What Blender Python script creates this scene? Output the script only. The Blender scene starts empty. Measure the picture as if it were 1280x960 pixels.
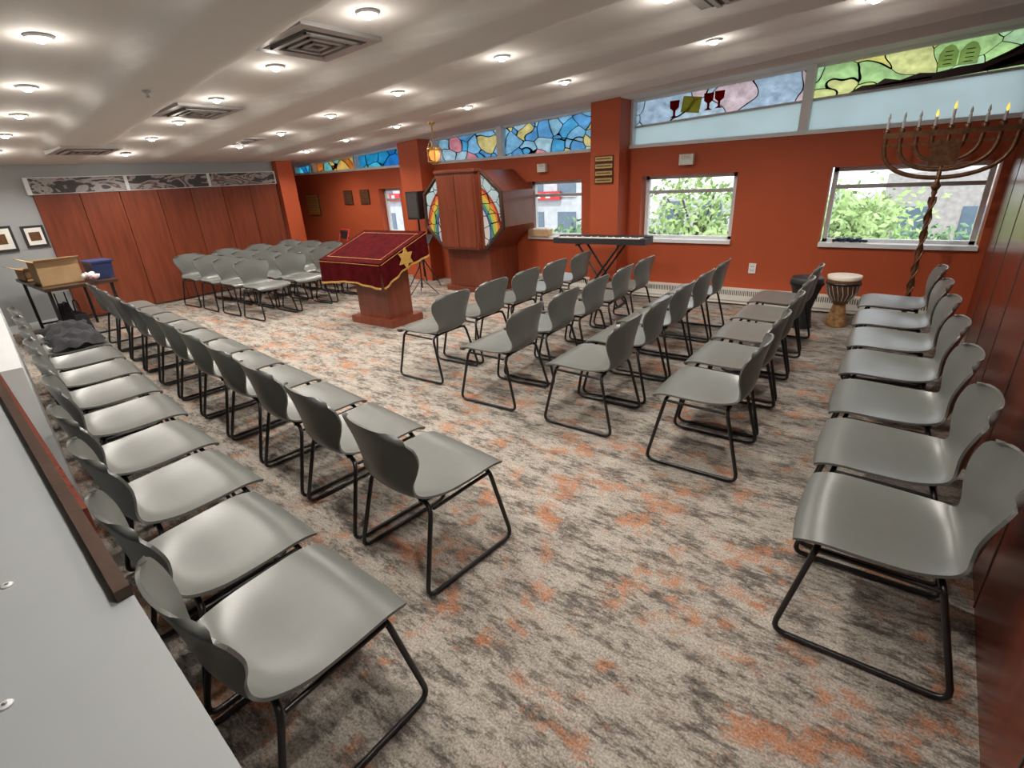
import bpy, math, random
from mathutils import Vector as V, Matrix
random.seed(7)
SC=bpy.context.scene.collection
S=bpy.context.scene
try:
    S.view_settings.view_transform='Standard'
except Exception: pass
pi=math.pi
# ---------------------------------------------------------------- materials
def base(name,rough=.5,metal=0,spec=.5):
    m=bpy.data.materials.new(name);m.use_nodes=True
    b=m.node_tree.nodes['Principled BSDF']
    b.inputs['Roughness'].default_value=rough;b.inputs['Metallic'].default_value=metal
    b.inputs['Specular IOR Level'].default_value=spec
    return m,m.node_tree.nodes,m.node_tree.links,b
def ramp(n,stops,interp='LINEAR'):
    r=n.new('ShaderNodeValToRGB');r.color_ramp.interpolation=interp
    e=r.color_ramp.elements
    while len(e)>1:e.remove(e[-1])
    e[0].position=stops[0][0];e[0].color=(*stops[0][1],1)
    for p,c in stops[1:]:
        k=e.new(p);k.color=(*c,1)
    return r
def coords(n,l,scale=(1,1,1),rot=(0,0,0),kind='Object'):
    t=n.new('ShaderNodeTexCoord');mp=n.new('ShaderNodeMapping')
    mp.inputs['Scale'].default_value=scale;mp.inputs['Rotation'].default_value=rot
    l.new(t.outputs[kind],mp.inputs['Vector']);return mp.outputs['Vector']
def noise(n,l,vec,scale,detail=3,rough=.5):
    x=n.new('ShaderNodeTexNoise');x.inputs['Scale'].default_value=scale;x.inputs['Detail'].default_value=detail
    x.inputs['Roughness'].default_value=rough;l.new(vec,x.inputs['Vector']);return x.outputs['Fac']
def mat(name,col,rough=.5,metal=0,var=.08,scale=8,bump=0,spec=.5):
    m,n,l,b=base(name,rough,metal,spec)
    v=coords(n,l);f=noise(n,l,v,scale)
    lo=tuple(max(0,c*(1-var)) for c in col);hi=tuple(min(1,c*(1+var)) for c in col)
    r=ramp(n,[(.3,lo),(.7,hi)]);l.new(f,r.inputs[0]);l.new(r.outputs[0],b.inputs['Base Color'])
    if bump:
        bp=n.new('ShaderNodeBump');bp.inputs['Strength'].default_value=bump;bp.inputs['Distance'].default_value=.005
        f2=noise(n,l,v,scale*12);l.new(f2,bp.inputs['Height']);l.new(bp.outputs[0],b.inputs['Normal'])
    return m
def wood(name,c1,c2,rough=.3,stretch=(9,9,.8)):
    m,n,l,b=base(name,rough)
    v=coords(n,l,stretch);f=noise(n,l,v,2.2,6,.6)
    r=ramp(n,[(.3,c1),(.7,c2)]);l.new(f,r.inputs[0]);l.new(r.outputs[0],b.inputs['Base Color'])
    return m
def emis(name,col,st):
    m=bpy.data.materials.new(name);m.use_nodes=True;n=m.node_tree.nodes;b=n['Principled BSDF']
    b.inputs['Base Color'].default_value=(*col,1);b.inputs['Emission Color'].default_value=(*col,1);b.inputs['Emission Strength'].default_value=st
    return m
M={}
M['red']=mat('wall_paint_red',(.41,.080,.030),.55,var=.05,scale=2,bump=.1,spec=.3)
M['grey']=mat('wall_paint_grey',(.31,.33,.335),.6,var=.04,scale=2,bump=.1)
M['white']=mat('white_paint',(.70,.72,.73),.45,var=.03)
M['offw']=mat('offwhite_plastic',(.7,.68,.62),.4,var=.03)
M['ceil']=mat('ceiling_paint',(.70,.675,.65),.8,var=.02,scale=1.5,bump=.06,spec=.2)
M['panel']=wood('panel_redwood',(.13,.030,.014),(.22,.055,.026),.3)
M['cherry']=wood('cherry_wood',(.14,.030,.014),(.22,.054,.025),.3)
M['dwood']=wood('dark_wood',(.035,.018,.012),(.07,.035,.022),.35)
M['rwood']=wood('red_gloss_wood',(.10,.020,.011),(.17,.034,.017),.25)
M['shell']=mat('chair_shell_grey',(.120,.126,.117),.30,var=.03,scale=20)
M['blk']=mat('black_metal',(.010,.010,.011),.32,var=.1)
M['blkp']=mat('black_plastic',(.02,.02,.022),.5,var=.1)
M['bronze']=mat('bronze',(.19,.095,.048),.36,.6,var=.35,scale=30)
M['gold']=mat('gold_thread',(.52,.30,.07),.5,.2,var=.25,scale=60)
M['brass']=mat('brass_plaque',(.55,.36,.12),.35,.6,var=.2,scale=40)
M['velvet']=mat('burgundy_velvet',(.058,.0035,.005),.95,var=.3,scale=12,spec=.05)
M['card']=mat('cardboard',(.50,.33,.17),.8,var=.08)
M['alu']=mat('vent_metal',(.42,.41,.40),.45,.3,var=.05)
M['vdark']=mat('vent_slot_dark',(.05,.045,.04),.7)
M['skin']=mat('drum_skin',(.72,.66,.55),.6,var=.1)
M['djem']=wood('djembe_wood',(.10,.05,.025),(.20,.10,.05),.4,(6,6,1))
M['djem2']=mat('djembe_carved',(.36,.20,.08),.5,var=.5,scale=25)
M['navy']=mat('navy_plastic',(.02,.035,.12),.4)
M['cloth']=mat('black_coat_fabric',(.018,.018,.022),.9,var=.4,scale=14,bump=.4)
M['pink']=mat('pink_tissue',(.75,.45,.5),.7)
M['paper']=mat('paper_white',(.75,.74,.70),.7)
M['bulb']=emis('lamp_glow',(1,.93,.82),45)
M['flame']=emis('flame_bulb_yellow',(1,.75,.1),1.0)
M['amber']=emis('amber_glass_glow',(1,.35,.08),1.0)
M['candle']=mat('candle_white',(.7,.72,.72),.4)
# carpet
def carpet():
    m,n,l,b=base('carpet_weave',.95,0,.1)
    v=coords(n,l,(1.6,4.0,1))
    a=noise(n,l,v,2.3,10,.78)
    v2=coords(n,l,(5,14,1));a2=noise(n,l,v2,3.5,6,.75)
    mx=n.new('ShaderNodeMath');mx.operation='MULTIPLY_ADD';mx.inputs[1].default_value=.6;l.new(a2,mx.inputs[0]);l.new(a,mx.inputs[2])
    hm=n.new('ShaderNodeMath');hm.operation='MULTIPLY';hm.inputs[1].default_value=1/1.6;l.new(mx.outputs[0],hm.inputs[0])
    r=ramp(n,[(.41,(.09,.08,.07)),(.465,(.18,.16,.14)),(.505,(.33,.298,.26)),(.59,(.42,.38,.33))]);l.new(hm.outputs[0],r.inputs[0])
    v3=coords(n,l,(1.3,1.7,1));v3n=n.new('ShaderNodeVectorMath');v3n.operation='ADD';v3n.inputs[1].default_value=(11,5,3);l.new(v3,v3n.inputs[0])
    o=noise(n,l,v3n.outputs[0],2.9,10,.80);ro=ramp(n,[(.53,(0,0,0)),(.595,(1,1,1))]);l.new(o,ro.inputs[0])
    mix=n.new('ShaderNodeMix');mix.data_type='RGBA'
    mm=n.new('ShaderNodeMath');mm.operation='MULTIPLY';mm.inputs[1].default_value=.72;l.new(ro.outputs[0],mm.inputs[0])
    l.new(mm.outputs[0],mix.inputs['Factor']);l.new(r.outputs[0],mix.inputs['A']);mix.inputs['B'].default_value=(.42,.175,.085,1)
    v4=coords(n,l);fn=noise(n,l,v4,120,3,.7);rf=ramp(n,[(.32,(.5,.5,.5)),(.68,(1.25,1.25,1.25))]);l.new(fn,rf.inputs[0])
    m2=n.new('ShaderNodeMix');m2.data_type='RGBA';m2.blend_type='MULTIPLY';m2.inputs['Factor'].default_value=1
    l.new(mix.outputs['Result'],m2.inputs['A']);l.new(rf.outputs[0],m2.inputs['B']);l.new(m2.outputs['Result'],b.inputs['Base Color'])
    bp=n.new('ShaderNodeBump');bp.inputs['Strength'].default_value=.5;bp.inputs['Distance'].default_value=.004;l.new(fn,bp.inputs['Height']);l.new(bp.outputs[0],b.inputs['Normal'])
    return m
M['carpet']=carpet()
def stained(name,cols,scale=1.6,lead=.02,seed=0.,warp=.35):
    m=bpy.data.materials.new(name);m.use_nodes=True;n=m.node_tree.nodes;l=m.node_tree.links;n.clear()
    out=n.new('ShaderNodeOutputMaterial')
    v=coords(n,l,(1,0,1.3));ad=n.new('ShaderNodeVectorMath');ad.operation='ADD';ad.inputs[1].default_value=(seed,seed*.7,seed*1.3);l.new(v,ad.inputs[0])
    ns=n.new('ShaderNodeTexNoise');ns.inputs['Scale'].default_value=1.2;l.new(ad.outputs[0],ns.inputs['Vector'])
    sm=n.new('ShaderNodeVectorMath');sm.operation='MULTIPLY_ADD';sm.inputs[1].default_value=(warp,)*3;l.new(ns.outputs['Color'],sm.inputs[0]);l.new(ad.outputs[0],sm.inputs[2])
    vo=n.new('ShaderNodeTexVoronoi');vo.feature='DISTANCE_TO_EDGE';vo.inputs['Scale'].default_value=scale;l.new(sm.outputs[0],vo.inputs['Vector'])
    vc=n.new('ShaderNodeTexVoronoi');vc.inputs['Scale'].default_value=scale;l.new(sm.outputs[0],vc.inputs['Vector'])
    sp=n.new('ShaderNodeSeparateColor');l.new(vc.outputs['Color'],sp.inputs[0])
    k=len(cols);r=ramp(n,[(i/k,c) for i,c in enumerate(cols)],'CONSTANT');l.new(sp.outputs[0],r.inputs[0])
    sw=noise(n,l,ad.outputs[0],9,5,.7);rs=ramp(n,[(.3,(.72,.72,.72)),(.7,(1.15,1.15,1.15))]);l.new(sw,rs.inputs[0])
    mm=n.new('ShaderNodeMix');mm.data_type='RGBA';mm.blend_type='MULTIPLY';mm.inputs['Factor'].default_value=1;l.new(r.outputs[0],mm.inputs['A']);l.new(rs.outputs[0],mm.inputs['B'])
    gt=n.new('ShaderNodeMath');gt.operation='GREATER_THAN';gt.inputs[1].default_value=lead;l.new(vo.outputs['Distance'],gt.inputs[0])
    ml=n.new('ShaderNodeMix');ml.data_type='RGBA';l.new(gt.outputs[0],ml.inputs['Factor']);ml.inputs['A'].default_value=(.01,.012,.015,1);l.new(mm.outputs['Result'],ml.inputs['B'])
    tb=n.new('ShaderNodeBsdfTransparent');tl=n.new('ShaderNodeBsdfTranslucent');mx=n.new('ShaderNodeMixShader');mx.inputs[0].default_value=.45
    l.new(ml.outputs['Result'],tb.inputs[0]);l.new(ml.outputs['Result'],tl.inputs[0]);l.new(tb.outputs[0],mx.inputs[1]);l.new(tl.outputs[0],mx.inputs[2]);l.new(mx.outputs[0],out.inputs[0])
    return m
M['sg_y']=stained('stained_glass_yellow',[(.66,.70,.38),(.54,.66,.42),(.70,.70,.44),(.58,.70,.52),(.72,.68,.36)],2.0,.008,3,.8)
M['sg_p']=stained('stained_glass_pale',[(.56,.62,.66),(.66,.57,.58),(.55,.62,.68),(.68,.58,.56),(.52,.58,.64)],1.7,.008,9,.8)
M['sg_b']=stained('stained_glass_blue',[(.25,.52,.68),(.45,.60,.68),(.70,.42,.45),(.30,.50,.68),(.54,.64,.68),(.72,.64,.40),(.40,.58,.70)],4.2,.022,5,.6)
M['sg_o']=stained('stained_glass_orange',[(.85,.50,.12),(.80,.62,.30),(.35,.58,.55),(.7,.36,.14)],3.2,.02,1)
M['sg_c']=stained('stained_glass_cyan',[(.14,.48,.66),(.22,.60,.68),(.5,.66,.56),(.12,.38,.64)],3.2,.02,6)
def tint(name,col,tr=.5):
    m=bpy.data.materials.new(name);m.use_nodes=True;n=m.node_tree.nodes;l=m.node_tree.links;n.clear();out=n.new('ShaderNodeOutputMaterial')
    v=coords(n,l);f=noise(n,l,v,3);r=ramp(n,[(.3,tuple(c*.94 for c in col)),(.7,col)]);l.new(f,r.inputs[0])
    tb=n.new('ShaderNodeBsdfTransparent');tl=n.new('ShaderNodeBsdfTranslucent');mx=n.new('ShaderNodeMixShader');mx.inputs[0].default_value=tr
    l.new(r.outputs[0],tb.inputs[0]);l.new(r.outputs[0],tl.inputs[0]);l.new(tb.outputs[0],mx.inputs[1]);l.new(tl.outputs[0],mx.inputs[2]);l.new(mx.outputs[0],out.inputs[0]);return m
M['frost']=tint('frosted_glass',(.58,.63,.63),.93)
M['gred']=tint('red_glass',(.35,.01,.02),.3)
M['gyel']=tint('yellow_glass',(.60,.50,.16),.3)
M['gwht']=tint('white_glass',(.74,.74,.56),.3)
M['gblk']=mat('lead_dark_glass',(.03,.01,.012),.4)
def glass():
    m=bpy.data.materials.new('window_glass');m.use_nodes=True;n=m.node_tree.nodes;l=m.node_tree.links;n.clear();out=n.new('ShaderNodeOutputMaterial')
    tb=n.new('ShaderNodeBsdfTransparent');gl=n.new('ShaderNodeBsdfGlossy');gl.inputs['Roughness'].default_value=.03
    mx=n.new('ShaderNodeMixShader');mx.inputs[0].default_value=.05;l.new(tb.outputs[0],mx.inputs[1]);l.new(gl.outputs[0],mx.inputs[2]);l.new(mx.outputs[0],out.inputs[0]);return m
M['glass']=glass()
def rainbow():
    m,n,l,b=base('rainbow_stained_glass',.2)
    t=n.new('ShaderNodeTexCoord');sx=n.new('ShaderNodeSeparateXYZ');l.new(t.outputs['Object'],sx.inputs[0])
    cx=n.new('ShaderNodeCombineXYZ');l.new(sx.outputs['X'],cx.inputs['X'])
    sz=n.new('ShaderNodeMath');sz.operation='ADD';sz.inputs[1].default_value=-.92;l.new(sx.outputs['Z'],sz.inputs[0]);l.new(sz.outputs[0],cx.inputs['Y'])
    ln=n.new('ShaderNodeVectorMath');ln.operation='LENGTH';l.new(cx.outputs[0],ln.inputs[0])
    r=ramp(n,[(0,(.50,.48,.46)),(.50,(.05,.08,.25)),(.53,(.05,.24,.15)),(.57,(.34,.38,.08)),(.61,(.55,.34,.05)),(.65,(.50,.14,.04)),(.69,(.28,.03,.02)),(.72,(.32,.42,.44))],'CONSTANT');l.new(ln.outputs['Value'],r.inputs[0])
    vo=n.new('ShaderNodeTexVoronoi');vo.feature='DISTANCE_TO_EDGE';vo.inputs['Scale'].default_value=7;l.new(t.outputs['Object'],vo.inputs['Vector'])
    gt=n.new('ShaderNodeMath');gt.operation='GREATER_THAN';gt.inputs[1].default_value=.03;l.new(vo.outputs['Distance'],gt.inputs[0])
    ml=n.new('ShaderNodeMix');ml.data_type='RGBA';l.new(gt.outputs[0],ml.inputs['Factor']);ml.inputs['A'].default_value=(.01,.012,.015,1);l.new(r.outputs[0],ml.inputs['B'])
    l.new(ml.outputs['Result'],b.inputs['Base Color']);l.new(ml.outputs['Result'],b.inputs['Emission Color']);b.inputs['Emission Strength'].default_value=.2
    return m
M['rain']=rainbow()
def frieze():
    m,n,l,b=base('painted_frieze',.6)
    v=coords(n,l,(1,1.6,4));ns=n.new('ShaderNodeTexNoise');ns.inputs['Scale'].default_value=1.5;ns.inputs['Detail'].default_value=2.5;ns.inputs['Distortion'].default_value=1.8
    l.new(v,ns.inputs['Vector']);r=ramp(n,[(.0,(.03,.03,.03)),(.45,(.05,.045,.045)),(.48,(.30,.29,.29)),(.55,(.34,.32,.32)),(.58,(.22,.12,.09)),(.62,(.06,.05,.05)),(.70,(.32,.30,.30))]);l.new(ns.outputs['Fac'],r.inputs[0]);l.new(r.outputs[0],b.inputs['Base Color']);return m
M['frieze']=frieze()
def leafm(name,c1,c2):
    m,n,l,b=base(name,.6)
    v=coords(n,l);f=noise(n,l,v,5,6,.7);r=ramp(n,[(.35,c1),(.65,c2)]);l.new(f,r.inputs[0]);l.new(r.outputs[0],b.inputs['Base Color'])
    return m
M['leaf']=leafm('foliage_green',(.20,.34,.10),(.46,.60,.26))
M['leaf2']=leafm('foliage_dark',(.08,.17,.08),(.22,.36,.17))
M['bark']=mat('tree_bark',(.10,.075,.06),.9,var=.3)
M['brick']=mat('grey_brick_building',(.38,.36,.34),.8,var=.2,scale=6)
M['conc']=mat('concrete_building',(.50,.52,.54),.8,var=.15,scale=3)
M['wdark']=mat('building_window_dark',(.12,.17,.22),.15)
M['sign']=mat('red_sign',(.50,.03,.03),.5)
M['asph']=mat('asphalt',(.28,.29,.31),.9,var=.2)
# ---------------------------------------------------------------- mesh builder
class B:
    def __init__(s):s.v=[];s.f=[];s.m=[];s.sm=[];s.mats=[]
    def mi(s,k):
        if k not in s.mats:s.mats.append(k)
        return s.mats.index(k)
    def add(s,vs,fs,k,smooth=False,T=None):
        o=len(s.v);s.v+=[tuple(T@V(p)) if T else tuple(p) for p in vs];i=s.mi(k)
        for f in fs:s.f.append([a+o for a in f]);s.m.append(i);s.sm.append(smooth)
    def box(s,x0,x1,y0,y1,z0,z1,k,T=None):
        s.hex([(x0,y0,z0),(x1,y0,z0),(x1,y1,z0),(x0,y1,z0),(x0,y0,z1),(x1,y0,z1),(x1,y1,z1),(x0,y1,z1)],k,T)
    def hex(s,p,k,T=None):
        s.add(p,[(3,2,1,0),(4,5,6,7),(0,1,5,4),(1,2,6,5),(2,3,7,6),(3,0,4,7)],k,False,T)
    def prism(s,poly,axis,a,b,k,T=None):
        n=len(poly)
        def P(p,c):
            return (c,p[0],p[1]) if axis=='x' else (p[0],c,p[1]) if axis=='y' else (p[0],p[1],c)
        vs=[P(p,a) for p in poly]+[P(p,b) for p in poly]
        s.add(vs,[tuple(range(n))[::-1],tuple(range(n,2*n))]+[(i,(i+1)%n,n+(i+1)%n,n+i) for i in range(n)],k,False,T)
    def lathe(s,prof,k,c=(0,0,0),seg=20,T=None,smooth=True):
        vs=[];fs=[]
        for r,z in prof:
            for i in range(seg):
                a=2*pi*i/seg;vs.append((c[0]+r*math.cos(a),c[1]+r*math.sin(a),c[2]+z))
        for j in range(len(prof)-1):
            for i in range(seg):
                fs.append((j*seg+i,j*seg+(i+1)%seg,(j+1)*seg+(i+1)%seg,(j+1)*seg+i))
        s.add(vs,fs,k,smooth,T)
        n=len(prof)-1
        s.add([vs[i] for i in range(seg)],[tuple(range(seg))[::-1]],k,False,T)
        s.add([vs[n*seg+i] for i in range(seg)],[tuple(range(seg))],k,False,T)
    def tube(s,path,r,k,seg=8,closed=False,T=None,round_=0):
        P=[V(p) for p in path]
        if round_:
            Q=[P[0]]
            for i in range(1,len(P)-1):
                a=(P[i-1]-P[i]);b=(P[i+1]-P[i]);ra=min(round_,a.length*.45,b.length*.45)
                A=P[i]+a.normalized()*ra;C=P[i]+b.normalized()*ra
                for t in (0,.25,.5,.75,1):Q.append(A*(1-t)**2+P[i]*2*t*(1-t)+C*t*t)
            Q.append(P[-1]);P=Q
        n=len(P);vs=[];fs=[];up=None
        for i in range(n):
            if closed:t=(P[(i+1)%n]-P[i-1]).normalized()
            else:t=(P[min(i+1,n-1)]-P[max(i-1,0)]).normalized()
            if up is None:
                up=V((0,0,1)) if abs(t.z)<.9 else V((1,0,0))
            a=up-t*up.dot(t)
            if a.length<1e-4:a=t.orthogonal()
            a.normalize();up=a;b=t.cross(a)
            for j in range(seg):
                g=2*pi*j/seg;vs.append(P[i]+a*math.cos(g)*r+b*math.sin(g)*r)
        m=n if closed else n-1
        for i in range(m):
            for j in range(seg):
                i2=(i+1)%n;fs.append((i*seg+j,i*seg+(j+1)%seg,i2*seg+(j+1)%seg,i2*seg+j))
        s.add(vs,fs,k,True,T)
        if not closed:
            s.add(vs[:seg],[tuple(range(seg))[::-1]],k,False,T);s.add(vs[-seg:],[tuple(range(seg))],k,False,T)
    def blob(s,c,r,k,sub=2,jit=.15,T=None):
        import bmesh
        bm=bmesh.new();bmesh.ops.create_icosphere(bm,subdivisions=sub,radius=1)
        rr=r if isinstance(r,tuple) else (r,r,r)
        vs=[(c[0]+v.co.x*rr[0]*(1+random.uniform(-jit,jit)),c[1]+v.co.y*rr[1]*(1+random.uniform(-jit,jit)),c[2]+v.co.z*rr[2]*(1+random.uniform(-jit,jit))) for v in bm.verts]
        fs=[tuple(v.index for v in f.verts) for f in bm.faces];bm.free();s.add(vs,fs,k,True,T)
    def mesh(s,name):
        me=bpy.data.meshes.new(name);me.from_pydata(s.v,[],s.f)
        for k in s.mats:me.materials.append(M[k])
        me.polygons.foreach_set('material_index',s.m);me.polygons.foreach_set('use_smooth',s.sm);me.update();return me
    def obj(s,name,loc=(0,0,0),rot=0,parent=None,bevel=0):
        o=bpy.data.objects.new(name,s.mesh(name));SC.objects.link(o);o.location=loc;o.rotation_euler=(0,0,rot)
        if parent:o.parent=parent
        if bevel:
            b=o.modifiers.new('bev','BEVEL');b.width=bevel;b.segments=2;b.limit_method='ANGLE'
        return o
# ---------------------------------------------------------------- camera (eye at 1.64 m)
H=1.64
A_=V((-923,-208,624)).normalized();D_=V((84,1500,624)).normalized();B_=D_.cross(A_)
if B_.z<0:B_=-B_
def cw(d):return V((-d.dot(A_),d.dot(B_),-d.dot(D_)))
cx_=cw(V((1,0,0)));cz_=cw(V((0,0,-1)));cz_.normalize();cx_=(cx_-cz_*cx_.dot(cz_)).normalized();cy_=cz_.cross(cx_)
cd=bpy.data.cameras.new('camera');cam=bpy.data.objects.new('camera',cd);SC.objects.link(cam);S.camera=cam
mt=Matrix((cx_,cy_,cz_)).transposed().to_4x4();mt.translation=V((0,0,H));cam.matrix_world=mt
cd.sensor_width=36;cd.lens=624/1280*36;cd.clip_start=.02
# ---------------------------------------------------------------- room
YW=6.72;XP=-9.43
def cz(x):return 2.59+.05*x
def ceilz(x,y):
    yp=y+.115*x;d=0
    for c in (-.1,1.42,2.80,4.17,5.62):
        t=abs(yp-c)/.34
        if t<1:d=max(d,min(1,(1-t)*2.9))
    d=d*d*(3-2*d)
    f=min(1,max(0,(x+9.2)/.8));A=.085*f
    return cz(x)+A-A*d if y<6.4 else cz(x)
b=B();b.box(-10.6,1.2,-1.8,7.0,-.12,0,'carpet');b.obj('floor')
nx,ny=60,170;vs=[];fs=[]
for i in range(nx+1):
    for j in range(ny+1):
        x=-10.7+12*i/nx;y=-1.8+(YW+.2+1.8)*j/ny;vs.append((x,y,ceilz(x,y)))
for i in range(nx):
    for j in range(ny):
        a=i*(ny+1)+j;fs.append((a,a+1,a+ny+2,a+ny+1))
b=B();b.add(vs,fs,'ceil',True)
b.hex([(-10.7,-1.8,2.25),(1.3,-1.8,2.85),(1.3,6.92,2.85),(-10.7,6.92,2.25),(-10.7,-1.8,2.6),(1.3,-1.8,2.95),(1.3,6.92,2.95),(-10.7,6.92,2.6)],'ceil')
b.obj('ceiling')
# window wall
wins=[(-7.85,-7.28),(-4.50,-3.58),(-2.70,-1.52),(-.58,.78)]
Z0,Z1=.76,1.55
b=B();y0,y1=YW,YW+.22
b.box(-10.5,1.0,y0,y1,0,Z0,'red');b.box(-10.5,1.0,y0,y1,Z1,1.90,'red')
xs=[-10.5]+[q for w in wins for q in w]+[1.0]
for i in range(0,len(xs),2):b.box(xs[i],xs[i+1],y0,y1,Z0,Z1,'red')
b.obj('wall_window_side')
b=B()
b.box(-3.28,-2.88,6.40,YW,0,2.5,'red');b.box(-6.86,-6.38,6.40,YW,0,2.33,'red')
b.obj('wall_column')
for i,(a,c) in enumerate(wins):
    b=B();gy=YW+.15
    a2,c2=a+.02,c-.02
    fw=.045
    b.box(a,c,YW-.03,YW+.2,Z0-.03,Z0+.012,'white')
    b.box(a2,c2,gy-.03,gy+.03,Z1-fw,Z1,'white');b.box(a2,c2,gy-.03,gy+.03,Z0+.012,Z0+fw,'white')
    b.box(a2,a2+fw,gy-.03,gy+.03,Z0,Z1,'white');b.box(c2-fw,c2,gy-.03,gy+.03,Z0,Z1,'white')
    zt=Z1-.20
    b.box(a2+fw,c2-fw,gy-.025,gy+.02,zt-.02,zt+.02,'alu')
    b.box(a2+fw,c2-fw,gy,gy+.006,Z0+fw,Z1-fw,'glass')
    b.obj('window_%d'%(i+1))
# clerestory
secs=[(-10.4,-9.82,'sg_c',0),(-9.76,-8.45,'sg_o',0),(-8.40,-6.95,'sg_c',0),(-6.34,-5.02,'sg_b',0),(-4.95,-3.3,'sg_b',0),(-2.86,-.95,'sg_p',1),(-.88,.98,'sg_y',1)]
CB=1.93
def mid(x):return 2.26+.042*x
for i,(a,c,k,fr) in enumerate(secs):
    b=B();y=YW+.10
    lo=(mid(a),mid(c)) if fr else (CB,CB)
    b.prism([(a,lo[0]),(c,lo[1]),(c,cz(c)+.05),(a,cz(a)+.05)],'y',y,y+.012,k)
    if fr:
        b.prism([(a,CB),(c,CB),(c,mid(c)),(a,mid(a))],'y',y,y+.012,'frost')
        b.prism([(a,mid(a)-.012),(c,mid(c)-.012),(c,mid(c)+.012),(a,mid(a)+.012)],'y',y-.015,y+.02,'alu')
    b.box(a-.035,a+.01,YW-.0,y+.03,CB-.02,cz(a)+.08,'white');b.box(c-.01,c+.035,YW-.0,y+.03,CB-.02,cz(c)+.08,'white')
    b.prism([(a,cz(a)-.03),(c,cz(c)-.03),(c,cz(c)+.05),(a,cz(a)+.05)],'y',YW+.05,y-.001,'white')
    b.obj('window_%d'%(i+5))
b=B();b.box(-10.5,.98,YW-.02,YW+.22,1.89,1.93,'white');b.obj('trim_1')
def cup(b,x,z,s,k='gred'):
    pr=[(-.05,.16),(.05,.16),(.045,.09),(.012,.065),(.01,.02),(.04,.0),(-.04,.0),(-.01,.02),(-.012,.065),(-.045,.09)]
    b.prism([(x+p[0]*s,z+p[1]*s) for p in pr][::-1],'y',YW+.062,YW+.075,k)
b=B();cup(b,-2.35,2.20,1.15);cup(b,-1.95,2.24,1.1);cup(b,-1.83,2.25,1.1)
T=Matrix.Translation((-2.15,0,2.32))@Matrix.Rotation(.15,4,'Y');b.box(-.11,.11,YW+.065,YW+.075,-.085,.085,'gyel',T)
b.obj('stained_glass_kiddush_cup')
b=B()
for x in (.12,.27):
    b.prism([(x,2.37),(x+.14,2.37),(x+.14,2.48),(x+.11,2.53),(x+.07,2.55),(x+.03,2.53),(x,2.48)],'y',YW+.062,YW+.070,'gwht')
    for q in range(4):b.box(x+.04,x+.10,YW+.057,YW+.061,2.39+q*.033,2.397+q*.033,'gblk')
b.obj('stained_glass_tablets')
b=B()
b.prism([(-.55,2.25),(-.45,2.30),(-.33,2.30),(-.27,2.34),(-.14,2.31),(.0,2.35),(.12,2.335),(.3,2.36),(.45,2.365),(.6,2.43),(.75,2.51),(.96,2.54),(.96,2.33),(.3,2.285),(-.2,2.262)][::-1],'y',YW+.072,YW+.080,'gblk')
b.prism([(.45,2.31),(.62,2.38),(.9,2.46),(.9,2.42),(.68,2.34),(.5,2.30)][::-1],'y',YW+.066,YW+.071,'gred')
b.prism([(-.42,2.275),(-.2,2.30),(.1,2.31),(.1,2.295),(-.2,2.28)][::-1],'y',YW+.066,YW+.071,'gred')
b.prism([(.48,2.375),(.58,2.42),(.78,2.51),(.93,2.565),(.93,2.53),(.77,2.475),(.57,2.39)][::-1],'y',YW+.064,YW+.0655,'gyel')
b.obj('stained_glass_hill')
# right wall, slightly splayed, veneer panels
def xr(y):return .84-.063*(YW-y)
b=B();ya,yb=-1.8,YW+.22
b.hex([(xr(ya),ya,0),(xr(ya)+.2,ya,0),(xr(yb)+.2,yb,0),(xr(yb),yb,0),(xr(ya),ya,2.9),(xr(ya)+.2,ya,2.9),(xr(yb)+.2,yb,2.9),(xr(yb),yb,2.9)],'rwood')
y=-1.5
while y<6.6:
    b.hex([(xr(y)-.003,y,0),(xr(y)+.01,y,0),(xr(y)+.01,y+.008,0),(xr(y)-.003,y+.008,0),(xr(y)-.003,y,2.8),(xr(y)+.01,y,2.8),(xr(y)+.01,y+.008,2.8),(xr(y)-.003,y+.008,2.8)],'vdark');y+=.92
b.obj('wall_right')
b=B();b.box(XP-.15,XP-.03,-1.8,5.66,0,2.4,'grey');b.obj('wall_left_far')
b=B();N=7;ya,yb=2.12,5.62
for i in range(N):
    p=ya+(yb-ya)*i/N;q=ya+(yb-ya)*(i+1)/N;o=.035 if i%2 else 0
    b.hex([(XP-.028,p,.03),(XP+o,p+.004,.03),(XP+.035-o,q-.004,.03),(XP-.028,q,.03),(XP-.028,p,1.74),(XP+o,p+.004,1.74),(XP+.035-o,q-.004,1.74),(XP-.028,q,1.74)],'panel')
b.obj('folding_partition',bevel=.004)
b=B();
b.box(XP-.028,XP+.03,ya-.05,yb+.03,1.74,1.955,'white')
for p,q in ((ya,ya+1.1),(ya+1.15,ya+2.3),(ya+2.35,yb)):
    b.box(XP+.03,XP+.04,p,q,1.75,1.945,'frieze')
b.obj('painted_frieze')
b=B();b.box(XP-.15,XP+.12,5.66,5.98,0,2.4,'red');b.obj('wall_pier')
b=B();b.box(-10.6,-10.45,5.9,YW+.1,0,2.4,'red');b.box(-10.5,XP-.1,5.85,5.98,0,2.4,'red');b.obj('wall_nook')
b=B();b.box(-9.6,.9,-1.95,-1.8,0,2.9,'grey');b.obj('wall_back')
b=B();b.box(-9.459,-9.445,.0,2.08,0,.1,'white');b.obj('baseboard_left')
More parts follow.
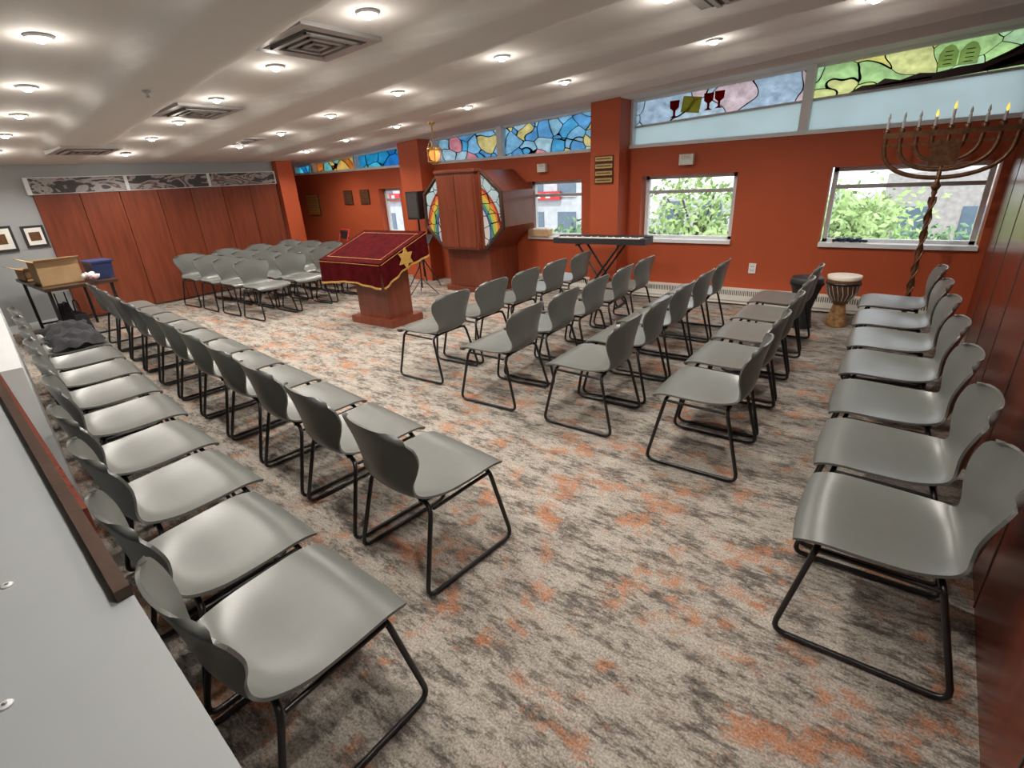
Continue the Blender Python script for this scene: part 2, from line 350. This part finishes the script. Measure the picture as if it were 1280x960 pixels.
def seg(b,x0,y0_,x1,y1_,th,z0,z1,k,off=0):
    d=V((x1-x0,y1_-y0_,0)).normalized();n=V((d.y,-d.x,0))
    if n.y<0:n=-n
    P=[V((x0,y0_,0))+n*off,V((x1,y1_,0))+n*off,V((x1,y1_,0))+n*(off-th),V((x0,y0_,0))+n*(off-th)]
    b.hex([(p.x,p.y,z0) for p in P]+[(p.x,p.y,z1) for p in P],k)
ed=lambda x:.114-.089*(x+.59)
# half wall: recessed body with a wide overhanging cap ledge
b=B();seg(b,.1,ed(.1),-3.3,ed(-3.3),.28,0,.84,'grey',-.12);b.obj('wall_half')
b=B();seg(b,.1,ed(.1),-3.3,ed(-3.3),.42,.84,.92,'grey')
for sx,sy in ((-1.33,.02),(-.98,-.05)):
    b.lathe([(.0,.0),(.011,.0),(.009,.003),(0,.004)],'white',(sx,sy,.92),10)
    b.lathe([(.0,.003),(.004,.004),(0,.006)],'alu',(sx,sy,.921),6)
b.obj('trim_3')
b=B();seg(b,-3.32,.455,-7.6,1.08,.12,0,.90,'white');b.obj('wall_half_white')
b=B();seg(b,-1.07,ed(-1.07),-3.3,ed(-3.3),.026,.92,.945,'dwood',.0)
seg(b,-1.5,ed(-1.5),-3.3,ed(-3.3),.012,.86,.93,'rwood',.012);b.obj('trim_2')
# heater
b=B()
for a,c in ((-4.5,-3.3),(-2.86,.55)):
    b.box(a,c,YW-.10,YW-.001,.02,.20,'offw')
    n=int((c-a)/.022)
    for i in range(n):
        x=a+.02+(c-a-.04)*i/n;b.box(x,x+.009,YW-.102,YW-.099,.125,.185,'vdark')
    b.box(a,c,YW-.105,YW-.09,.05,.06,'alu')
b.obj('baseboard_heater')
# ---------------------------------------------------------------- ceiling fixtures
L=[(-3.94,1.17),(-2.62,2.35),(-1.34,3.62),(-.34,4.96),(-3.88,2.52),(-2.77,3.84),(-1.45,5.05),(-5.2,1.37),(-5.1,2.66),(-4.16,3.98),(-2.99,5.24),(-6.33,1.54),(-6.3,2.83),(-5.45,4.12),(-4.42,5.36),
(-5.85,5.5),(-7.2,5.65),(-8.5,5.8),(-6.8,4.3),(-8.1,4.4),(-7.5,3.0),(-8.7,3.1),(-7.5,1.65),(-8.6,1.75),(-2.6,1.05),(-1.3,2.2),(-.1,3.5),(-1.3,.9),(-.1,.7)]
lb=B();lb.lathe([(.066,.0),(.066,-.012),(.048,-.014),(.042,-.006)],'white',(0,0,0),20);lb.lathe([(.0,-.034),(.020,-.032),(.036,-.018),(.040,-.006)],'bulb',(0,0,0),16)
lme=lb.mesh('recessed_downlight')
for x,y in L:
    z=ceilz(x,y)
    o=bpy.data.objects.new('recessed_downlight',lme);SC.objects.link(o);o.location=(x,y,z)
    ld=bpy.data.lights.new('spot','SPOT');ld.energy=70;ld.spot_size=math.radians(145);ld.spot_blend=.7;ld.color=(1,.94,.86);ld.shadow_soft_size=.04
    lo=bpy.data.objects.new('spot_lamp',ld);SC.objects.link(lo);lo.location=(0,0,-.04);lo.parent=o
    ld=bpy.data.lights.new('glow','POINT');ld.energy=2.0;ld.color=(1,.93,.84);ld.shadow_soft_size=.03
    lo=bpy.data.objects.new('bulb_lamp',ld);SC.objects.link(lo);lo.location=(0,0,-.11);lo.parent=o
def vent(x,y,s=.30):
    b=B();z=ceilz(x,y);T=Matrix.Translation((x,y,z-.005))@Matrix.Rotation(-.05,4,'Y')
    b.box(-s,s,-s,s,-.02,.03,'alu',T)
    b.box(-s+.07,s-.07,-s+.07,s-.07,-.022,-.018,'vdark',T)
    for i in range(3):
        k=s-.10-i*.065
        if k>.03:
            for q in ((-k,k,-k,-k+.03),(-k,k,k-.03,k),(-k,-k+.03,-k,k),(k-.03,k,-k,k)):b.box(*q,-.034,-.02,'alu',T)
    b.obj('ceiling_vent')
for p in ((-3.22,2.41),(-5.66,2.74),(-7.9,2.4),(-7.5,4.0),(-.95,3.85)):vent(*p)
b=B();b.lathe([(.03,0),(.03,-.01),(.012,-.015),(.01,-.04),(.02,-.045)],'alu');b.obj('sprinkler_head',(-4.6,1.9,ceilz(-4.6,1.9)-.002))
# ---------------------------------------------------------------- chair
def spline(ks,t):
    n=len(ks)-1;s=min(max(t,0),.99999)*n;i=int(s);f=s-i
    p=[ks[max(i-1,0)],ks[i],ks[i+1],ks[min(i+2,n)]]
    return tuple(.5*((2*b)+(-a+c)*f+(2*a-5*b+4*c-d)*f*f+(-a+3*b-3*c+d)*f**3) for a,b,c,d in zip(*p))
def chair_mesh():
    b=B()
    K=[(.266,.398,.212,0,0),(.250,.432,.236,.0,0),(.175,.450,.247,.004,0),(.05,.438,.248,.014,0),(-.08,.428,.240,.022,0),(-.170,.431,.214,.026,.005),(-.218,.458,.186,.012,.02),(-.238,.510,.178,0,.036),(-.247,.575,.208,0,.050),(-.258,.645,.239,0,.056),(-.273,.712,.243,0,.050),(-.287,.770,.208,0,.040)]
    NV,NU=44,16;P=[]
    for j in range(NV+1):
        t=j/NV;y,z,w,cu,wr=spline(K,t)
        row=[]
        for i in range(NU+1):
            u=-1+2*i/NU
            e=min(t,1-t)/.05;ww=w
            if e<1:ww=w*(1-.14*(1-e)**2)
            x=u*ww
            dz=cu*abs(u)**2.5;dy=wr*abs(u)**2.2
            if t>.9:dz-=.030*abs(u)**3*(t-.9)/.1
            if t<.1:dy-=.02*abs(u)**3*(.1-t)/.1
            row.append(V((x,y+dy,z+dz)))
        P.append(row)
    Nn=[]
    for j in range(NV+1):
        r=[]
        for i in range(NU+1):
            a=P[min(j+1,NV)][i]-P[max(j-1,0)][i];c=P[j][min(i+1,NU)]-P[j][max(i-1,0)]
            r.append(c.cross(-a).normalized())
        Nn.append(r)
    th=.010;vs=[p for r in P for p in r]+[P[j][i]-Nn[j][i]*th*(1 if Nn[NV//4][NU//2].z>0 else -1) for j in range(NV+1) for i in range(NU+1)]
    o=(NV+1)*(NU+1);fs=[]
    ix=lambda j,i:j*(NU+1)+i
    for j in range(NV):
        for i in range(NU):
            fs.append((ix(j,i),ix(j+1,i),ix(j+1,i+1),ix(j,i+1)));fs.append((o+ix(j,i),o+ix(j,i+1),o+ix(j+1,i+1),o+ix(j+1,i)))
    b.add(vs,fs,'shell',True)
    fs=[]
    for j in range(NV):
        fs.append((ix(j,0),o+ix(j,0),o+ix(j+1,0),ix(j+1,0)));fs.append((ix(j,NU),ix(j+1,NU),o+ix(j+1,NU),o+ix(j,NU)))
    for i in range(NU):
        fs.append((ix(0,i),ix(0,i+1),o+ix(0,i+1),o+ix(0,i)));fs.append((ix(NV,i),o+ix(NV,i),o+ix(NV,i+1),ix(NV,i+1)))
    b.add(vs,fs,'shell',False)
    r=.0105
    for s in (-1,1):
        b.tube([(s*.10,.17,.420),(s*.215,.175,.418),(s*.250,.262,.012),(s*.250,-.262,.012),(s*.215,-.160,.405),(s*.10,-.15,.408)],r,'blk',8,round_=.05)
        b.tube([(s*.15,.19,.425),(s*.15,-.17,.410)],r*.8,'blk',6)
        b.tube([(s*.222,.172,.405),(s*.222,-.155,.395)],r*.8,'blk',6)
    b.tube([(-.12,.17,.420),(.12,.17,.420)],r,'blk');b.tube([(-.12,-.15,.408),(.12,-.15,.408)],r,'blk')
    return b.mesh('stacking_chair')
CH=chair_mesh()
def chair(x,y,a,j=.03):
    o=bpy.data.objects.new('stacking_chair',CH);SC.objects.link(o);o.location=(x,y,.003);o.rotation_euler=(0,0,a+random.uniform(-j,j))
for y in (1.90,2.47,3.05,3.65,4.23,4.82,5.45):chair(.19,y,pi/2,.01)
for y in (2.83,3.42,4.02,4.62,5.25):chair(-.67,y,pi/2)
for y in (2.96,3.54,4.12,4.71,5.30):chair(-1.48,y,pi/2)
for y in (2.97,3.55,4.13,4.72,5.30):chair(-2.27,y,pi/2)
for y in (3.10,3.68,4.26,4.84,5.44):chair(-3.12,y,pi/2)
for i in range(11):chair(-1.50-.565*i,1.34+.073*i,-.13,.012)
for x,y in ((-1.245,.495),(-1.785,.545),(-2.33,.64),(-2.88,.71)):chair(x,y,-.05,.008)
for i in range(6):chair(-3.45-.565*i,.815+.083*i,-.145,.01)
for rx in (-6.82,-7.43,-8.04,-8.66):
    for cy in (3.60,4.18,4.76,5.34):chair(rx,cy,-pi/2,.05)
# ---------------------------------------------------------------- lectern
b=B()
b.box(-5.42,-4.65,3.90,4.42,0,.09,'cherry');b.box(-5.32,-4.75,3.97,4.35,.09,.78,'cherry')
def ty(y):return .80+(y-3.75)/.77*.27
b.hex([(-5.60,3.80,.72),(-4.60,3.80,.72),(-4.60,4.48,.90),(-5.60,4.48,.90),(-5.60,3.80,.79),(-4.60,3.80,.79),(-4.60,4.48,1.04),(-5.60,4.48,1.04)],'cherry')
X0,X1,Y0,Y1=-5.66,-4.54,3.75,4.52
top=[(X0,Y0,ty(Y0)+.01),(X1,Y0,ty(Y0)+.01),(X1,Y1,ty(Y1)+.01),(X0,Y1,ty(Y1)+.01)]
b.add(top,[(0,1,2,3)],'velvet')
def drape(p,q,nrm,drop=.25):
    n=48;vs=[];gs=[];g2=[]
    for i in range(n+1):
        t=i/n;x=p[0]+(q[0]-p[0])*t;y=p[1]+(q[1]-p[1])*t;z=p[2]+(q[2]-p[2])*t
        sc=drop+.02*math.cos(t*2*pi);w=.012*math.sin(t*9*pi)
        for k,(f) in enumerate((0,.5,1)):vs.append((x+nrm[0]*(.006+w*f+.015*f),y+nrm[1]*(.006+w*f+.015*f),z-sc*f))
        for f in (.98,1.06+(.02 if i%2 else 0)):gs.append((x+nrm[0]*(.010+w*f+.016*f),y+nrm[1]*(.010+w*f+.016*f),z-sc*f))
        for f in (.06,.085):g2.append((x+nrm[0]*(.010+w*f+.016*f),y+nrm[1]*(.010+w*f+.016*f),z-sc*f))
    b.add(vs,[(3*i+k,3*i+k+1,3*i+k+4,3*i+k+3) for i in range(n) for k in (0,1)],'velvet',True)
    for g in (gs,g2):b.add(g,[(2*i,2*i+1,2*i+3,2*i+2) for i in range(n)],'gold',True)
drape(top[0],top[1],(0,-1));drape(top[1],top[2],(1,0));drape(top[2],top[3],(0,1));drape(top[3],top[0],(-1,0))
for yy in (3.83,4.44):b.add([(X0+.05,yy,ty(yy)+.013),(X1-.05,yy,ty(yy)+.013),(X1-.05,yy+.005,ty(yy+.005)+.013),(X0+.05,yy+.005,ty(yy+.005)+.013)],[(0,1,2,3)],'gold')
for xx in (X0+.07,X1-.08):b.add([(xx,3.83,ty(3.83)+.013),(xx+.005,3.83,ty(3.83)+.013),(xx+.005,4.45,ty(4.45)+.013),(xx,4.45,ty(4.45)+.013)],[(0,1,2,3)],'gold')
sy,sz=4.12,.82
hexa=[]
for k in range(12):
    a=pi/2+k*pi/6;r=.125 if k%2==0 else .072
    hexa.append((sy+r*math.cos(a),sz+r*math.sin(a)))
b.prism(hexa,'x',X1+.032,X1+.040,'gold')
b.obj('lectern')
# ---------------------------------------------------------------- ark
ax=-5.13
oc=[(.40,1.74),(.74,1.46),(.76,.98),(.42,.66),(-.42,.66),(-.76,.98),(-.74,1.46),(-.40,1.74)]
b=B();b.prism([(p[0],p[1]) for p in oc],'y',-.36,.42,'cherry')
for s in (-1,1):
    g=[(.30,1.68),(.41,1.68),(.69,1.43),(.71,1.0),(.43,.72),(.30,.72)]
    g=[(p[0]*s,p[1]) for p in g]
    if s>0:g=g[::-1]
    b.prism(g,'y',-.375,-.361,'rain')
    for q in ((.36,.40),):b.box(min(s*q[0],s*q[1]),max(s*q[0],s*q[1]),-.40,-.36,.68,1.72,'cherry')
b.tube([(p[0]*.985,-.365,1.2+(p[1]-1.2)*.985) for p in oc],.030,'dwood',6,closed=True)
b.box(-.36,.36,-.48,-.36,.67,1.73,'cherry')
b.box(-.335,-.006,-.495,-.48,.70,1.70,'cherry');b.box(.006,.335,-.495,-.48,.70,1.70,'cherry')
b.box(-.38,.38,-.50,-.36,1.73,1.77,'cherry')
for s in (-.04,.04):b.tube([(s,-.495,1.17),(s,-.52,1.18),(s,-.52,1.24),(s,-.495,1.25)],.005,'bronze',6)
b.box(-.42,.42,-.30,.42,.06,.66,'cherry');b.box(-.46,.46,-.36,.42,0,.07,'cherry')
b.obj('torah_ark',(ax,6.28,0),bevel=.005)
b=B()
b.lathe([(.02,.30),(.05,.33),(.05,.34)],'brass',(0,0,0),12)
for k in range(4):
    a=k*pi/2+pi/4;b.tube([(.085*math.cos(a),.085*math.sin(a),.02),(.01*math.cos(a),.01*math.sin(a),.2),(0,0,.335)],.004,'brass',5)
    b.tube([(.09*math.cos(a),.09*math.sin(a),-.14),(.09*math.cos(a),.09*math.sin(a),.03)],.008,'brass',6)
b.lathe([(.03,-.17),(.085,-.15),(.09,-.13),(.07,-.13)],'brass',(0,0,0),12);b.lathe([(.09,.0),(.10,.01),(.09,.03),(.05,.05)],'brass',(0,0,0),12)
b.lathe([(.02,-.13),(.06,-.11),(.075,-.05),(.06,.0),(.03,.0)],'amber',(0,0,0),16)
b.obj('eternal_light_lamp',(-5.18,5.5,2.02))
# ---------------------------------------------------------------- keyboard
b=B();KZ=.80
b.box(-.62,.62,-.14,.14,KZ,KZ+.07,'blkp');b.box(-.62,.62,.03,.14,KZ+.07,KZ+.085,'blkp')
b.box(-.55,.55,-.135,.02,KZ+.068,KZ+.078,'paper')
for i in range(36):
    x=-.55+1.1*i/36;b.box(x-.001,x+.001,-.137,.02,KZ+.0775,KZ+.079,'blkp')
    if i%7 not in (0,3):b.box(x-.008,x+.008,-.06,.02,KZ+.078,KZ+.088,'blkp')
for yy in (-.12,.12):
    b.tube([(-.28,yy,.02),(.28,yy,KZ-.02)],.014,'blk');b.tube([(.28,yy+.03,.02),(-.28,yy+.03,KZ-.02)],.014,'blk')
for x in (-.28,.28):b.tube([(x,-.2,.02),(x,.2,.02)],.014,'blk');b.tube([(x,-.16,KZ-.014),(x,.16,KZ-.014)],.014,'blk')
b.obj('electronic_keyboard',(-2.9,5.98,0),.03)
# ---------------------------------------------------------------- drums
b=B()
b.lathe([(.11,0),(.115,.02),(.095,.10),(.07,.22),(.065,.26)],'djem2');b.lathe([(.065,.26),(.10,.32),(.15,.42),(.168,.52),(.165,.585)],'djem')
b.lathe([(.172,.50),(.178,.505),(.178,.52),(.172,.525)],'blk');b.lathe([(.166,.56),(.172,.60),(.15,.603),(0,.604)],'skin')
for k in range(20):
    a=k*2*pi/20;a2=(k+.5)*2*pi/20;b.tube([(.172*math.cos(a),.172*math.sin(a),.51),(.155*math.cos(a2),.155*math.sin(a2),.40),(.10*math.cos(a2),.10*math.sin(a2),.315)],.003,'paper',4)
o=b.obj('djembe_drum',(-.24,6.15,0));o.scale=(.9,.9,.88)
b=B();b.lathe([(.11,0),(.10,.05),(.08,.2),(.12,.36),(.15,.46),(.15,.52),(.14,.53),(0,.53)],'blkp');b.lathe([(.155,.45),(.16,.46),(.155,.48)],'blk')
b.obj('black_hand_drum',(-.55,5.95,0))
# ---------------------------------------------------------------- menorah
b=B()
for k in range(3):
    a=k*2*pi/3+.5;b.tube([(.0,0,.16),(.10*math.cos(a),.10*math.sin(a),.12),(.22*math.cos(a),.22*math.sin(a),.02)],.018,'bronze',8,round_=.05)
pr=[(.03,.10)];z=.12
while z<1.30:
    pr+=[(.014,z),(.024,z+.03),(.016,z+.06),(.022,z+.08)];z+=.105
pr+=[(.022,1.32),(.04,1.36),(.018,1.40),(.016,1.84)]
b.lathe(pr,'bronze',(0,0,0),10)
for k in range(2):
    b.tube([(.026*math.cos(t*.9+k*pi),.026*math.sin(t*.9+k*pi),.14+t*.045) for t in range(26)],.009,'bronze',5)
W_=.455
for i in range(1,5):
    r=W_*i/4;d=.10+.27*i/4
    b.tube([(r*math.cos(pi*q/20),0,1.80-d*math.sin(pi*q/20)**.6) for q in range(21)],.019,'bronze',8)
b.box(-.475,.475,-.022,.022,1.78,1.825,'bronze');b.box(-.46,.46,-.014,.014,1.71,1.73,'bronze')
b.prism([(-.10,1.53),(.10,1.53),(.10,1.72),(.05,1.76),(0,1.72),(-.05,1.76),(-.10,1.72)],'y',-.02,.02,'bronze')
for i in range(9):
    x=-W_+W_/4*i;b.lathe([(.02,1.82),(.028,1.85),(.016,1.86)],'bronze',(x,0,0),10)
    zt=1.93+(.05 if i==4 else 0)
    b.lathe([(.011,1.85),(.011,zt)],'candle',(x,0,0),8)
    b.lathe([(.004,zt),(.012,zt+.018),(.008,zt+.04),(.001,zt+.062)],'flame' if i in (3,4,7) else 'candle',(x,0,0),8)
b.obj('menorah',(.31,6.22,0),.0)
# ---------------------------------------------------------------- wall items
def plaque(name,x,z,w,h,k='brass',rows=4,y=YW):
    b=B();b.box(x-w/2,x+w/2,y-.02,y-.001,z-h/2,z+h/2,'dwood');b.box(x-w/2+.012,x+w/2-.012,y-.025,y-.02,z-h/2+.012,z+h/2-.012,k)
    for i in range(rows):
        zz=z-h/2+.03+(h-.06)*(i+.3)/rows;b.box(x-w/2+.03,x+w/2-.03,y-.027,y-.025,zz,zz+.006,'vdark')
    b.obj(name)
plaque('memorial_plaque',-9.95,1.30,.42,.42,'brass',7);plaque('memorial_plaque',-8.75,1.42,.26,.26,'bronze');plaque('memorial_plaque',-8.25,1.42,.26,.26,'bronze')
for i in range(4):plaque('memorial_plaque',-3.08,1.53+.085*i,.26,.075,'brass',2,6.40)
def wbox(x,z,w,h,name):
    b=B();b.box(x-w/2,x+w/2,YW-.07,YW-.001,z-h/2,z+h/2,'offw');b.box(x-w/2+.02,x+w/2-.02,YW-.074,YW-.07,z-h/2+.02,z-.01,'white')
    for i in range(4):b.box(x-w/2+.03,x+w/2-.03,YW-.073,YW-.07,z+.01+i*.012,z+.014+i*.012,'alu')
    b.obj(name,bevel=.006)
wbox(-2.12,1.72,.17,.12,'wall_speaker');wbox(-4.2,1.73,.14,.11,'wall_speaker')
b=B();b.box(-1.27,-1.19,YW-.012,YW-.001,.39,.51,'white')
for z in (.42,.465):b.box(-1.245,-1.237,YW-.014,YW-.012,z,z+.015,'vdark');b.box(-1.222,-1.214,YW-.014,YW-.012,z,z+.015,'vdark')
b.obj('wall_outlet')
def frame(y,z,w,h):
    b=B();b.box(XP-.029,XP-.005,y-w/2,y+w/2,z-h/2,z+h/2,'blkp');b.box(XP-.006,XP-.002,y-w/2+.03,y+w/2-.03,z-h/2+.03,z+h/2-.03,'paper')
    b.box(XP-.003,XP,y-w/4,y+w/4,z-h/5,z+h/5,'bronze');b.obj('framed_picture')
frame(1.60,1.22,.34,.32);frame(1.98,1.22,.24,.28)
b=B();b.box(-4.47,-4.12,YW-.06,YW+.08,Z0+.015,Z0+.11,'card');b.box(-4.40,-4.2,YW-.05,YW+.06,Z0+.11,Z0+.13,'paper');b.obj('cardboard_carton')
b=B();b.tube([(-.45+.28*t/20+.03*math.sin(t*1.9),YW+.04+.03*math.cos(t*1.3),Z0+.035+.008*math.sin(t*2.7)) for t in range(24)],.012,'blk',6);b.tube([(-.42+.2*t/20+.04*math.sin(t*1.1),YW+.05+.03*math.cos(t*1.7),Z0+.05+.008*math.sin(t*1.7)) for t in range(24)],.012,'navy',6);b.obj('cable_bundle')
# table with boxes
b=B();b.box(-.80,.80,-.35,.35,.70,.735,'dwood')
for x in (-.7,.7):
    for y in (-.3,.3):b.tube([(x,y,0),(x,y,.70)],.018,'blk')
    b.tube([(x,-.3,.12),(x,.3,.12)],.012,'blk')
b.obj('folding_table',(-8.36,1.87,0),-.05)
def carton(x,y,z,w,d,h,r,k='card'):
    b=B();t=.008
    b.box(-w/2,w/2,-d/2,d/2,0,t,k);b.box(-w/2,w/2,-d/2,-d/2+t,0,h,k);b.box(-w/2,w/2,d/2-t,d/2,0,h,k);b.box(-w/2,-w/2+t,-d/2,d/2,0,h,k);b.box(w/2-t,w/2,-d/2,d/2,0,h,k)
    b.box(-w/2,w/2,0,t,0,h*.7,k)
    b.hex([(-w/2,-d/2,h),(w/2,-d/2,h),(w/2,-d/2-.1,h+.04),(-w/2,-d/2-.1,h+.04),(-w/2,-d/2,h+t),(w/2,-d/2,h+t),(w/2,-d/2-.1,h+.04+t),(-w/2,-d/2-.1,h+.04+t)],k)
    b.hex([(w/2,-d/2,h),(w/2+.1,-d/2,h+.03),(w/2+.1,d/2,h+.03),(w/2,d/2,h),(w/2,-d/2,h+t),(w/2+.1,-d/2,h+.03+t),(w/2+.1,d/2,h+.03+t),(w/2,d/2,h+t)],k)
    b.obj('cardboard_box',(x,y,z),r)
carton(-8.02,1.74,.737,.42,.40,.27,-.05);carton(-8.75,1.75,.737,.4,.4,.14,.0)
b=B();b.hex([(-.15,-.09,0),(.15,-.09,0),(.15,.09,0),(-.15,.09,0),(-.17,-.11,.2),(.17,-.11,.2),(.17,.11,.2),(-.17,.11,.2)],'navy');b.box(-.19,.19,-.12,.12,.19,.21,'navy');b.obj('storage_bin',(-7.90,2.13,.740),.0)
b=B()
for i in range(9):b.blob((random.uniform(-.06,.06),random.uniform(-.05,.05),.04+random.uniform(0,.04)),.035,'pink' if i%2 else 'paper',1,.3)
b.obj('tissue_pile',(-7.63,1.95,.742))
def bag(x,y,r,s=1):
    b=B();b.hex([(-.18*s,-.1,0),(.18*s,-.1,0),(.18*s,.1,0),(-.18*s,.1,0),(-.15*s,-.06,.3*s),(.15*s,-.06,.3*s),(.15*s,.06,.3*s),(-.15*s,.06,.3*s)],'cloth')
    for yy in (-.05,.05):b.tube([(-.08,yy,.29*s),(-.06,yy,.42*s),(.06,yy,.42*s),(.08,yy,.29*s)],.008,'cloth',6,round_=.05)
    b.obj('black_tote_bag',(x,y,.002),r,bevel=.03)
bag(-7.15,1.45,.4);bag(-8.0,1.75,.1,1.2);bag(-8.55,1.8,-.2,1.3)
# coats folded on the last chairs of the wall row
for cx,cy,ph in ((-6.27,1.27,0.),(-5.70,1.19,1.3)):
    b=B();vs=[];fs=[];n=14
    for i in range(n+1):
        for j in range(n+1):
            u=i/n-.5;v=j/n-.5;d=max(abs(u),abs(v))*2
            z=.490+.03*math.sin(u*17+v*5+ph)*math.cos(v*13+ph)+.06*(1-d*d)-(max(0,d-.8)*.1)
            vs.append((u*.46+.02*math.sin(v*11+ph),v*.36+.02*math.sin(u*9),max(z,.462)))
    for i in range(n):
        for j in range(n):
            a=i*(n+1)+j;fs.append((a,a+1,a+n+2,a+n+1))
    b.add(vs,fs,'cloth',True);b.obj('black_coat',(cx,cy,.01),-.14)
b=B();b.tube([(0,0,.15),(0,0,1.1)],.016,'blk')
for k in range(3):
    a=k*2*pi/3;b.tube([(0,0,.45),(.3*math.cos(a),.3*math.sin(a),.012)],.011,'blk',6)
b.box(-.11,.11,-.12,.12,1.08,1.50,'blkp');b.box(-.09,.09,-.128,-.12,1.11,1.47,'vdark');b.obj('loudspeaker',(-6.20,6.05,0),.2)
def mstand(x,y,r):
    b=B();b.tube([(0,0,.1),(0,0,.80)],.01,'blk')
    for k in range(3):
        a=k*2*pi/3;b.tube([(0,0,.25),(.26*math.cos(a),.26*math.sin(a),.01)],.008,'blk',6)
    T=Matrix.Translation((0,0,.82))@Matrix.Rotation(-1.1,4,'X');b.box(-.22,.22,-.005,.005,-.14,.15,'blk',T);b.box(-.22,.22,-.04,.0,-.145,-.135,'blk',T)
    b.obj('music_stand',(x,y,0),r)
mstand(-5.72,5.5,.4)
b=B()
for s in (-.22,.22):
    b.tube([(s,-.2,.01),(s,.12,.85)],.013,'sign');b.tube([(s*.9,.2,.01),(s*.9,-.15,.46)],.013,'sign')
b.tube([(-.22,.12,.85),(.22,.12,.85)],.013,'sign');b.box(-.21,.21,-.18,.2,.44,.47,'blkp');b.box(-.2,.2,.08,.1,.68,.83,'blkp');b.obj('red_folding_chair',(-8.6,6.25,0),-.3)
# ---------------------------------------------------------------- outside
b=B();b.box(-45,30,7.6,60,-3.9,-3.8,'asph');b.obj('street_ground')
def tree(x,y,z,r,n,k,ls=.10):
    b=B();b.tube([(0,0,-3.8-z),(.05,0,-1),(0,0,.3)],.12,'bark')
    cl=[]
    for i in range(26):
        a=random.uniform(0,2*pi);e=random.uniform(-.8,1);q=r*random.uniform(.35,.95);h=math.sqrt(max(0,1-e*e))
        p=V((q*math.cos(a)*h,q*math.sin(a)*h,q*e*.85));cl.append(p)
        b.tube([(0,0,-.9*r*.6),p*.5+V((0,0,-.1)),p],.022,'bark',4)
    vs=[];fs=[]
    for i in range(n):
        c=random.choice(cl);s=r*.24
        p=c+V((random.gauss(0,s),random.gauss(0,s),random.gauss(0,s*.8)))
        u=V((random.uniform(-1,1),random.uniform(-1,1),random.uniform(-1,1))).normalized();w=u.orthogonal().normalized()
        l=ls*random.uniform(.6,1.3);o=len(vs);vs+=[p-u*l,p+w*l*.5,p+u*l,p-w*l*.5];fs.append((o,o+1,o+2,o+3))
    b.add(vs,fs,k)
    b.obj('street_tree',(x,y,z))
tree(-.95,12.0,-.1,1.35,4200,'leaf',.08);tree(-3.5,12.2,.15,1.9,4000,'leaf',.08);tree(1.75,15.5,-1.0,1.3,4500,'leaf2',.09);tree(-9.5,17,-1.6,1.5,2500,'leaf2',.12)
def building(x0,x1,y,zt,k,step=1.6):
    b=B();b.box(x0,x1,y,y+6,-3.8,zt,k)
    n=int((x1-x0)/step)
    for f in range(6):
        for i in range(n):
            a=x0+.4+(x1-x0-.4)*i/n;z=-3+f*1.9
            if z+1.2<zt:b.box(a,a+.9,y-.04,y,z,z+1.2,'wdark');b.box(a-.05,a+.95,y-.08,y-.02,z-.08,z,'white')
    b.obj('city_building')
building(-.2,10,21,1.1,'brick');building(-9.5,-2,26,.2,'conc');building(-30,-10.2,20,3.4,'conc')
def sign(x0,x1,z0,z1,y):
    b=B();b.box(x0,x1,y,y+.1,z0,z1,'sign');n=max(2,int((x1-x0)/.5));zc=(z0+z1)/2;h=(z1-z0)*.28
    for i in range(n):
        a=x0+.2+(x1-x0-.4)*i/n;b.box(a,a+.22,y-.02,y,zc-h,zc+h,'white')
    b.obj('shop_sign')
sign(-14.0,-11.6,.6,.95,19.8);sign(-24,-21.5,.7,1.1,19.8)
# ---------------------------------------------------------------- light
w=bpy.data.worlds.new('sky');S.world=w;w.use_nodes=True;bg=w.node_tree.nodes['Background'];bg.inputs[0].default_value=(.86,.93,1,1);bg.inputs[1].default_value=2.2
sd=bpy.data.lights.new('sun','SUN');sd.energy=3.0;sd.angle=.05;sd.color=(1,.96,.9);so=bpy.data.objects.new('sun_light',sd);SC.objects.link(so);so.rotation_euler=(math.radians(38),0,math.radians(20))
bpy.context.view_layer.update()
